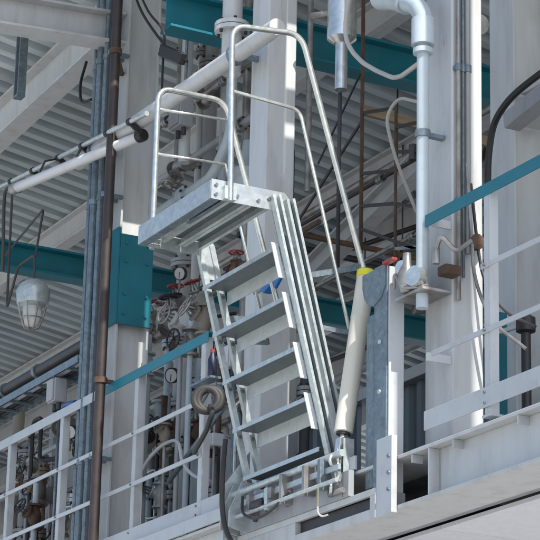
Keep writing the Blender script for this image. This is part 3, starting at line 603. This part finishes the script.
B().tube(smooth_path([(-2.06, .02, 7.95), (-1.85, .0, 7.7), (-1.57, .0, 7.42), (-1.40, .0, 7.28), (-1.2, .02, 7.14)]), .009, 6).build('cable', BLACK, t)
B().tube(smooth_path([(-2.0, .02, 7.95), (-1.76, .0, 7.68), (-1.52, .0, 7.45), (-1.51, .0, 7.28), (-1.51, .0, 6.97)]), .008, 6).build('cable', BLACK, t)
B().bar((-1.53, .0, 7.33), (-1.22, .0, 7.16), .05, .075).build('clamp_block', BLACK, t, bevel=.01)
t = thing('roof_strap', 'dark steel strap hanging under the roof at upper left', 'strap', (-3.95, 0, 7.87))
b = B(); b.box(-4.0, -3.985, -.03, .03, 7.87, RZ(0) + .04); b.box(-3.93, -3.915, -.03, .03, 7.87, RZ(0) + .04); b.box(-4.0, -3.915, -.03, .03, 7.85, 7.869); b.build('strap', GALVD, t)
t = thing('hook_cable', 'thin black cable hooked below the upper left beam', 'cable', (-2.75, 0, 7.4))
B().tube(smooth_path([(-2.98, .1, 7.80), (-2.97, .06, 7.62), (-2.88, .04, 7.46), (-2.72, .04, 7.42)]), .01, 6).build('cable', BLACK, t)

# ================================================================== PROCESS PIPEWORK BEHIND THE GUARDRAIL
def screen_x(p):
    d = Vector(p) - cam.matrix_world.translation; return d.dot(RT) / d.dot(F)
ORD = 'first second third fourth fifth sixth seventh eighth ninth tenth eleventh twelfth thirteenth fourteenth fifteenth sixteenth seventeenth eighteenth nineteenth twentieth'.split()
NAME = {WHITE: 'white', PIPEB: 'pale blue', STEEL: 'stained steel', GREYP: 'grey', OLIVE: 'khaki', TAN: 'tan', DARK: 'dark', BLUE: 'blue', BROWN: 'brown'}
low = [(-3.2, .9, 4.2, 6.11, .027, PIPEB), (-2.65, .75, 4.2, 5.92, .033, WHITE), (-2.71, .9, 4.2, 5.92, .04, PIPEB), (-2.59, .6, 4.2, 4.95, .026, PIPEB), (-3.0, .7, 4.2, 5.04, .022, PIPEB),
       (-2.87, .8, 4.2, 5.02, .02, STEEL), (-4.59, .6, 4.2, 5.40, .022, TAN), (-3.77, .5, 4.2, 5.02, .02, WHITE), (-5.72, .9, 4.2, 5.82, .038, GREYP), (-4.09, .7, 4.2, 5.75, .028, STEEL),
       (-6.94, 1.3, 4.2, 6.46, .05, OLIVE), (-5.91, 1.2, 4.2, 6.06, .039, STEEL), (-2.03, .7, 4.2, 5.11, .025, STEEL), (-1.99, .9, 4.2, 5.78, .032, GREYP), (-2.57, 1.3, 4.2, 5.98, .047, OLIVE),
       (-1.43, 1.0, 4.2, 5.34, .031, DARK), (-1.55, .8, 4.2, 6.1, .025, BLUE), (-3.62, 1.2, 4.2, 6.9, .06, GREYP)]
high = [(-3.25, 1.1, 6.11, None, .028, WHITE), (-3.69, 1.4, 6.49, None, .043, PIPEB), (-2.25, .8, 6.70, None, .033, WHITE), (-3.2, 1.15, 7.1, None, .05, GREYP), (-3.17, .9, 6.99, None, .028, STEEL),
        (-2.23, .95, 6.85, None, .027, STEEL), (-1.45, 1.0, 6.56, None, .019, STEEL)]
for lst, word in ((low, 'standing behind the guardrail'), (high, 'dropping from the roof')):
    lst.sort(key=lambda q: screen_x((q[0], q[1], (q[2] + (q[3] or 7.5)) / 2)))
    for i, (x, y, z0, z1, r, mt) in enumerate(lst):
        z1 = z1 or RZ(y) + .02; fl_ = [((x, y, z0 + (z1 - z0) * f), (0, 0, 1)) for f in ((.93, .55) if (i % 3) else (.8,))]
        pipe_run('process_pipe', '%s vertical pipe %s, %s from the left of its kind' % (NAME[mt], word, ORD[i]), [(x, y, z0), (x, y, z1)], r, mt, flanges=fl_, fmat=STEEL if i % 2 else mt, n=12, group='vertical pipes ' + word)
horiz = [(-3.52, -2.37, .9, 6.16, .021, STEEL), (-3.38, -2.04, .8, 5.19, .02, STEEL), (-5.91, -4.2, .8, 5.77, .023, STEEL), (-6.48, -4.71, 1.0, 5.5, .032, GREYP), (-3.6, -1.4, .7, 7.47, .021, STEEL),
         (-3.6, -1.3, .8, 7.15, .028, GREYP), (-5.27, -3.62, .6, 5.46, .019, PIPEB), (-2.91, -2.1, 1.0, 6.8, .034, WHITE), (-3.4, -.3, 1.4, 6.65, .013, BROWN), (-3.4, -.2, 1.6, 6.29, .017, STEEL), (-1.9, -.76, .8, 5.09, .025, STEEL)]
hl = ['thin steel pipe feeding the red wheeled valves', 'thin steel pipe low behind the left guardrail post', 'steel pipe at far left just under the cable tray', 'grey pipe at far left, low behind the guardrail', 'steel pipe behind the large overhead pipe',
      'grey pipe behind the far handrail', 'slim pale blue pipe at far left between steel pipes', 'white pipe behind the landing', 'thin brown pipe crossing behind the near handrail', 'thin steel pipe crossing low behind the near handrail', 'steel pipe seen between the lowest treads']
for i, (x0, x1, y, z, r, mt) in enumerate(horiz):
    pipe_run('cross_pipe', hl[i], [(x0, y, z), (x1, y, z)], r, mt, flanges=[((x0 + (x1 - x0) * f, y, z), (1, 0, 0)) for f in (.3, .7)], fmat=STEEL, n=12, group='pipes running along the platform')
    for f in (.08, .92):
        pass
# valves
for i, (c, axis, stem, s_, bd, wh, lab) in enumerate([
    ((-2.89, .8, 6.16), (1, 0, 0), (0, -.1, 1), .026, STEEL, RED, 'small steel valve with red handwheel above the others under the landing'),
    ((-3.27, .8, 6.14), (1, 0, 0), (0, -.3, 1), .027, STEEL, RED, 'small steel valve with red handwheel next to the teal column band'),
    ((-2.66, .85, 6.13), (1, 0, 0), (0, -.4, 1), .028, STEEL, RED, 'steel valve with red handwheel hard against the stair side'),
    ((-2.75, .72, 5.99), (.3, 1, 0), (0, -.2, 1), .036, STEEL, DARK, 'larger stained valve with dark handwheel below the red wheels'),
    ((-3.02, .75, 5.99), (1, 0, 0), (-.2, -1, .3), .030, STEEL, STEEL, 'steel valve with plain handwheel facing outwards below the red wheels'),
    ((-3.5, .5, 5.52), (1, 0, 0), (0, -.2, 1), .032, STEEL, DARK, 'dark wheeled valve beside the grey conduits at left'),
    ((-3.7, .6, 5.30), (0, 0, 1), (-.2, -1, 0), .028, STEEL, BLACK, 'upright valve with black handwheel low beside the grey conduits'),
    ((-4.4, .65, 5.62), (1, 0, 0), (0, 0, 1), .03, OLIVE, DARK, 'khaki valve under the cable tray at far left'),
    ((-4.9, .75, 5.2), (1, 0, 0), (.2, -1, .4), .034, STEEL, DARK, 'stained valve low at the far left edge'),
    ((-2.45, .8, 5.19), (1, 0, 0), (0, -.3, 1), .034, RUST, DARK, 'rusty valve behind the left guardrail under the hose ring'),
    ((-2.9, .8, 5.19), (1, 0, 0), (0, -.6, 1), .032, STEEL, STEEL, 'steel valve behind the left guardrail beside the khaki tank'),
    ((-2.05, .8, 5.62), (0, 0, 1), (0, -1, 0), .026, STEEL, DARK, 'steel valve on the pipe behind the stair edge'),
    ((-2.4, .75, 7.47), (1, 0, 0), (0, -1, .3), .03, STEEL, DARK, 'steel valve behind the far handrail under the overhead pipe'),
    ((-2.9, .8, 7.15), (1, 0, 0), (0, -.4, -1), .034, STEEL, STEEL, 'steel valve hanging below the pipe behind the far handrail')]):
    valve('gate_valve', lab, c, axis, stem, s_, bd, wh, group='gate valves')
gauge('pressure_gauge', 'round gauge beside the red handwheels', (-2.6, .68, 6.28), (.6, -1, -.3), .045, 'pressure gauges')
gauge('pressure_gauge', 'round gauge behind the left guardrail near the khaki tank', (-2.5, .6, 5.55), (.6, -1, -.3), .05, 'pressure gauges')
gauge('pressure_gauge', 'round gauge at left between the grey conduits and guardrail post', (-3.9, .5, 5.45), (.6, -1, -.3), .05, 'pressure gauges')
# khaki tank
t = thing('khaki_tank', 'squat khaki tank behind the left guardrail', 'tank', (-3.45, 1.0, DK))
B().lathe((-3.45, 1.0, 4.26), (0, 0, 1), [(0, .16), (.05, .24), (1.10, .24), (1.2, .18), (1.24, .06)], 24).build('tank_shell', OLIVE, t)
for k in range(3): B().cyl((-3.45 + .18 * math.cos(k * 2.1), 1.0 + .18 * math.sin(k * 2.1), DK), (-3.45 + .18 * math.cos(k * 2.1), 1.0 + .18 * math.sin(k * 2.1), DK + .12), .025, 8).build('foot', OLIVE, t)
b = B(); b.torus((-3.45, 1.0, 4.9), (0, 0, 1), .243, .012, 28, 6); b.build('band', RUST, t)
# rusty pump
t = thing('rusty_pump', 'rusty round pump body low behind the left guardrail', 'pump', (-2.85, .95, DK))
B().lathe((-2.95, .95, 4.98), (1, -.2, 0), [(-.16, .05), (-.12, .10), (-.02, .12), (.0, .15), (.04, .15), (.05, .10), (.18, .09), (.2, .04)], 20).build('pump_body', RUST, t)
B().box(-3.05, -2.75, .85, 1.05, DK, 4.88).build('pedestal', DARK, t, bevel=.01)
t = thing('rusty_flange', 'dark rusty flange pair under the valves above the teal rail', 'flange', (-2.74, .8, 5.80))
for k in (0, 1): B().cyl((-2.74, .8, 5.80 + k * .05), (-2.74, .8, 5.84 + k * .05), .105 - .02 * k, 20).build('flange_disc', RUST, t)
B().cyl((-2.74, .8, 5.2), (-2.74, .8, 6.0), .035, 12).build('neck', STEEL, t)
# hose ring, bottle
t = thing('hose_ring', 'thick grey hose coiled in a ring on the guardrail post beside the stair', 'hose', (-.56, -.08, 4.95))
b = B()
for k in range(2): b.torus((-.54 + .008 * k, -.10 + .018 * k, 4.86), (.85, -.52, .1), .066, .022, 26, 10)
b.build('coil', HOSE, t); B().tube(smooth_path([(-.51, -.09, 4.82), (-.46, -.10, 4.77), (-.50, -.1, 4.72), (-.62, -.06, 4.70), (-.80, -.04, 4.62)]), .015, 8).build('hose_tail', DARK, t)
B().cyl((-.78, -.015, 4.90), (-.53, -.09, 4.915), .011, 8).build('hook', GALVD, t)
t = thing('gas_bottle', 'small navy bottle with red neck hung above the hose ring', 'bottle', (-.56, -.06, 4.99))
B().lathe((-.56, -.06, 5.0), (0, 0, 1), [(0, .02), (.01, .026), (.10, .026), (.13, .014), (.145, .011)], 16).build('bottle_body', NAVY, t); B().cyl((-.56, -.06, 5.14), (-.56, -.06, 5.16), .013, 10).build('neck', RED, t); B().box(-.78, -.52, -.09, -.024, 4.986, 4.999).build('shelf', GALVD, t)
# arching tube, brace arm, fittings
pipe_run('arched_tube', 'slim white tube arching behind the left guardrail', [V(*p) for p in smooth_path([(-2.32, .3, 4.2), (-2.31, .3, 4.70), (-2.22, .3, 4.85), (-2.02, .3, 4.93), (-1.82, .3, 4.94), (-1.72, .3, 4.90), (-1.66, .3, 4.78), (-1.55, .32, 4.68), (-1.4, .36, 4.62)], 6)], .011, RAILW, fil=.01, cat='tube', n=8)
pipe_run('slanted_tube', 'dark slanting tube between hose ring and toe plate', [(-1.95, .35, 4.72), (-1.25, .35, 5.02)], .017, GALVD, cat='tube', n=8)
junction_box('junction_box', 'small pale box behind the edge of the third tread', (-1.49, .52, 5.42), .12, .08, .14, LAMPW, [(-1.5, .55, 5.36), (-1.5, .55, 4.21)], 'junction boxes')
junction_box('junction_box', 'pale box behind the guardrail post by the stair foot', (-1.66, .5, 4.93), .14, .08, .08, LAMPW, [(-1.66, .52, 4.90), (-1.66, .52, 4.21)], 'junction boxes')
junction_box('junction_box', 'grey box on the conduits at left above the teal rail', (-3.1, .06, 5.50), .12, .09, .16, GREYP, [(-3.1, .08, 5.45), (-3.1, .08, 4.21)], 'junction boxes')
junction_box('junction_box', 'grey box behind the far handrail under the large pipe', (-2.15, .44, 7.2), .16, .1, .2, GREYP, [(-2.15, .46, 7.25), (-2.15, .46, 8.4)], 'junction boxes')
t = thing('blue_valve', 'bright blue clamp on the column seen between the top treads', 'clamp', (-.20, .07, 5.42))
B().prism([V(-.26, .06, 5.49), V(-.20, .055, 5.41), V(-.12, .06, 5.44), V(-.15, .06, 5.53)], (0, .055, 0)).build('clamp_body', BLUE, t, bevel=.008)
B().prism([V(-.10, .06, 5.47), V(-.06, .055, 5.40), V(.0, .06, 5.45), V(-.05, .06, 5.53)], (0, .02, 0)).build('clamp_jaw', BLUE, t, bevel=.006)
B().bar((-.36, .09, 5.46), (.0, .075, 5.46), .02, .02).build('strap', STEEL, t)
valve('gate_valve', 'little valve with red wheel seen under the landing', (-1.62, .6, 6.03), (1, 0, 0), (0, 0, 1), .022, RUST, RED, 'gate valves')
pipe_run('cross_pipe', 'thin rusty pipe under the landing carrying the little red valve', [(-2.1, .6, 6.03), (-.56, .6, 6.03)], .018, RUST, n=10, group='pipes running along the platform')
# cable tray and dark pipe on the far left
t = thing('cable_tray', 'galvanised cable tray running away at far left below the dark pipe', 'cable tray', (-4, .1, 5.5))
for y in (.02, .20): B().box(-9, -2.68, y - .004, y + .004, 5.595, 5.645).build('side_rail', GALVD, t)
for k in range(25): B().box(-8.9 + k * .25, -8.87 + k * .25, .0245, .1955, 5.597, 5.61).build('rung', GALVD, t)
for k in range(4): B().tube([(-8.8, .05 + k * .04, 5.624), (-2.70, .05 + k * .04, 5.624)], .013, 8).build('cable', (BLACK, GREYP, BLACK, HOSE)[k], t)
pipe_run('dark_pipe', 'thick dark pipe above the cable tray at far left', [(-9, .12, 5.76), (-2.70, .12, 5.76)], .04, DARK, n=14, clamps=[((x, .12, 5.76), (1, 0, 0), (x, .12, 5.65)) for x in (-5.2, -4.2, -3.6)])
pipe_run('blue_hose', 'bright blue hose sagging below the cable tray at far left', [V(*p) for p in smooth_path([(-5.2, .4, 5.6), (-4.8, .4, 5.55), (-4.45, .4, 5.56), (-4.1, .4, 5.54), (-3.8, .4, 5.60), (-3.6, .4, 5.58)])], .02, BLUE, fil=.01, cat='hose', n=8)
# left skid: small valves, gauges and boxes packed behind the white guardrail
rnd2 = random.Random(5); spots = []
for i in range(12):
    spots.append((-5.3 + i * .2 + rnd2.uniform(-.05, .05), .42 + .45 * rnd2.random(), 4.75 + .75 * rnd2.random()))
spots.sort(key=screen_x)
for i, c in enumerate(spots):
    valve('small_valve', 'little process valve behind the white guardrail at left, %s from the left of its row' % ORD[i], c, rnd2.choice([(1, 0, 0), (0, 0, 1), (.6, .8, 0)]), (rnd2.uniform(-.3, .3), -1, rnd2.uniform(0, .8)), .022 + .012 * rnd2.random(), rnd2.choice([STEEL, OLIVE, RUST, PIPEB, GREYP]), rnd2.choice([DARK, STEEL, BLACK, RUST]), 'little valves at the left')
    pipe_run('riser_pipe', 'short riser carrying a little valve at left, %s from the left of its row' % ORD[i], [(c[0], c[1], DK), (c[0], c[1], c[2] + .12 * (i % 3))], .014 + .004 * (i % 3), (STEEL, GREYP, PIPEB, DARK, WHITE)[i % 5], n=10, group='short risers at the left')
for i, (x, z, mt, lab) in enumerate([(-4.7, 5.35, GREYP, 'grey box at far left behind the first guardrail post'), (-3.35, 5.15, LAMPW, 'pale box beside the conduits at left'), (-4.2, 5.0, OLIVE, 'khaki box low between the left guardrail posts')]):
    junction_box('junction_box', lab, (x, .9, z), .2, .1, .24, mt, [(x, .92, z - .05), (x, .92, 4.21)], 'junction boxes')
rnd3 = random.Random(21); spots = []
for i in range(14): spots.append((-3.0 + i * .11 + rnd3.uniform(-.04, .04), .42 + .5 * rnd3.random(), 4.7 + 1.15 * rnd3.random()))
spots.sort(key=screen_x)
for i, c in enumerate(spots):
    valve('small_valve', 'little process valve behind the teal topped left guardrail, %s from the left of its row' % ORD[i], c, rnd3.choice([(1, 0, 0), (0, 0, 1), (.6, .8, 0)]), (rnd3.uniform(-.3, .3), -1, rnd3.uniform(-.2, .8)), .02 + .012 * rnd3.random(), rnd3.choice([STEEL, OLIVE, RUST, PIPEB, WHITE]), rnd3.choice([DARK, STEEL, BLACK, RUST]), 'little valves beside the stair')
    pipe_run('riser_pipe', 'short riser beside the stair carrying a little valve, %s from the left of its row' % ORD[i], [(c[0], c[1], DK), (c[0], c[1], c[2] + .10 * (i % 3))], .012 + .004 * (i % 3), (STEEL, GREYP, PIPEB, DARK, WHITE, RUST)[i % 6], n=10, group='short risers beside the stair')
# impulse lines
rnd = random.Random(11); tubes = []
for i in range(16):
    x = -5.4 + i * .27; y = .45 + .5 * rnd.random(); z = 4.7 + 1.2 * rnd.random(); dx = rnd.uniform(-.4, .4); dz = rnd.uniform(-.35, .35)
    tubes.append(((x, y, 4.21), (x, y, z), (x + dx, y, z), (x + dx, y, z + dz), (x + dx + .2, y + .1, z + dz)))
tubes.sort(key=lambda q: screen_x(q[1]))
for i, q in enumerate(tubes):
    pipe_run('impulse_tube', 'thin bent instrument tube behind the left guardrail, %s from the left of its kind' % ORD[i], [V(*p) for p in q], .008 + .004 * (i % 3), (STEEL, GALVB, DARK, HOSEW)[i % 4], fil=.05, cat='tube', n=8, group='thin instrument tubes')
# upper clutter between the handrails
pipe_run('cross_pipe', 'pale elbowed pipe behind the far handrail', [(-3.0, .6, 6.75), (-2.0, .6, 6.75), (-1.75, .6, 6.95), (-1.75, .6, 7.6)], .035, PIPEB, flanges=[((-2.4, .6, 6.75), (1, 0, 0))], n=14, group='pipes running along the platform')
pipe_run('cross_pipe', 'dark elbowed pipe beside the near handrail post', [(-2.6, .9, 6.9), (-1.5, .9, 6.9), (-1.5, .9, 6.2)], .03, DARK, flanges=[((-1.9, .9, 6.9), (1, 0, 0))], n=14, group='pipes running along the platform')
t = thing('filter_housing', 'pale upright filter housing behind the far handrail', 'filter', (-2.0, .85, 6.45))
B().lathe((-2.0, .85, 6.5), (0, 0, 1), [(0, .04), (.02, .085), (.28, .085), (.30, .11), (.34, .11), (.36, .05), (.55, .03)], 18).build('housing', PIPEB, t); B().cyl((-2.0, .85, 4.2), (-2.0, .85, 6.5), .025, 10).build('stand', STEEL, t)
# black cable and tag at the stair foot
t = thing('hanging_cable', 'dark cable hanging past the left foot of the stair', 'cable', (.0, -.18, 4.0))
B().tube(smooth_path([(-.17, -.16, 4.55), (-.13, -.19, 4.35), (-.10, -.20, 4.15), (-.02, -.2, 4.0), (.12, -.17, 3.88), (.3, -.1, 3.8)]), .014, 8).build('cable', HOSE, t)
t = thing('cable_tie', 'yellow strap hanging at the stair foot above the slot', 'strap', (.9, -.17, 3.96))
B().box(.897, .903, -.182, -.179, 3.99, 4.09).build('strap', mat('dull_yellow', (.38, .37, .10), .6), t); B().tube(smooth_path([(.9, -.18, 3.995), (.905, -.18, 3.965), (.925, -.17, 3.945), (.95, -.15, 3.95)]), .005, 6).build('loop', HOSEW, t)

# pipes slung under the roof deep behind the stair
deep = [((-9.5, 2.3, 7.35), (-.8, 2.3, 7.35), .03, STEEL), ((-9.5, 3.3, 7.1), (-.8, 3.3, 7.1), .022, BROWN), ((-9.5, 4.0, 6.9), (-1.2, 4.0, 6.9), .04, GREYP), ((-3.6, 1.6, 7.0), (-3.6, 6.2, 6.9), .025, DARK),
        ((-5.4, 1.4, 7.15), (-5.4, 6.2, 7.0), .035, WHITE), ((-2.7, 1.6, 6.75), (-2.7, 5.5, 6.7), .02, RUST)]
dl = ['steel pipe under the roof, nearest of the deep cross pipes', 'thin brown pipe under the roof behind the purlins', 'grey pipe lowest under the far roof', 'dark pipe running back under the roof centre', 'white pipe running back under the roof left of centre', 'thin rusty pipe running back behind the near handrail']
for (p0, p1, rr, mt), lb in zip(deep, dl):
    d_ = Vector(p1) - Vector(p0); t = pipe_run('roof_pipe', lb, [p0, p1], rr, mt, n=12, flanges=[(Vector(p0) + d_ * f, d_) for f in (.35, .6)], fmat=STEEL, group='pipes slung under the roof')
    for f in (.3, .55, .8):
        q = Vector(p0) + d_ * f; B().cyl(q, (q.x, q.y, RZ(q.y) + .01), .007, 6).build('hanger_rod', DARK, t)

db = ibeam('diagonal_brace', 'broad pale diagonal brace rising to the right behind the near handrail', 'brace', (-3.88, 2.2, 6.75), (-1.60, 2.2, 7.29), .17, .12, WHITE)
B().box(-1.645, -1.555, 2.15, 2.25, 7.30, 7.505).build('hanger_plate', WHITE, db)
B().box(-3.93, -3.86, 2.165, 2.235, 4.201, 6.70).build('prop', WHITE, db)
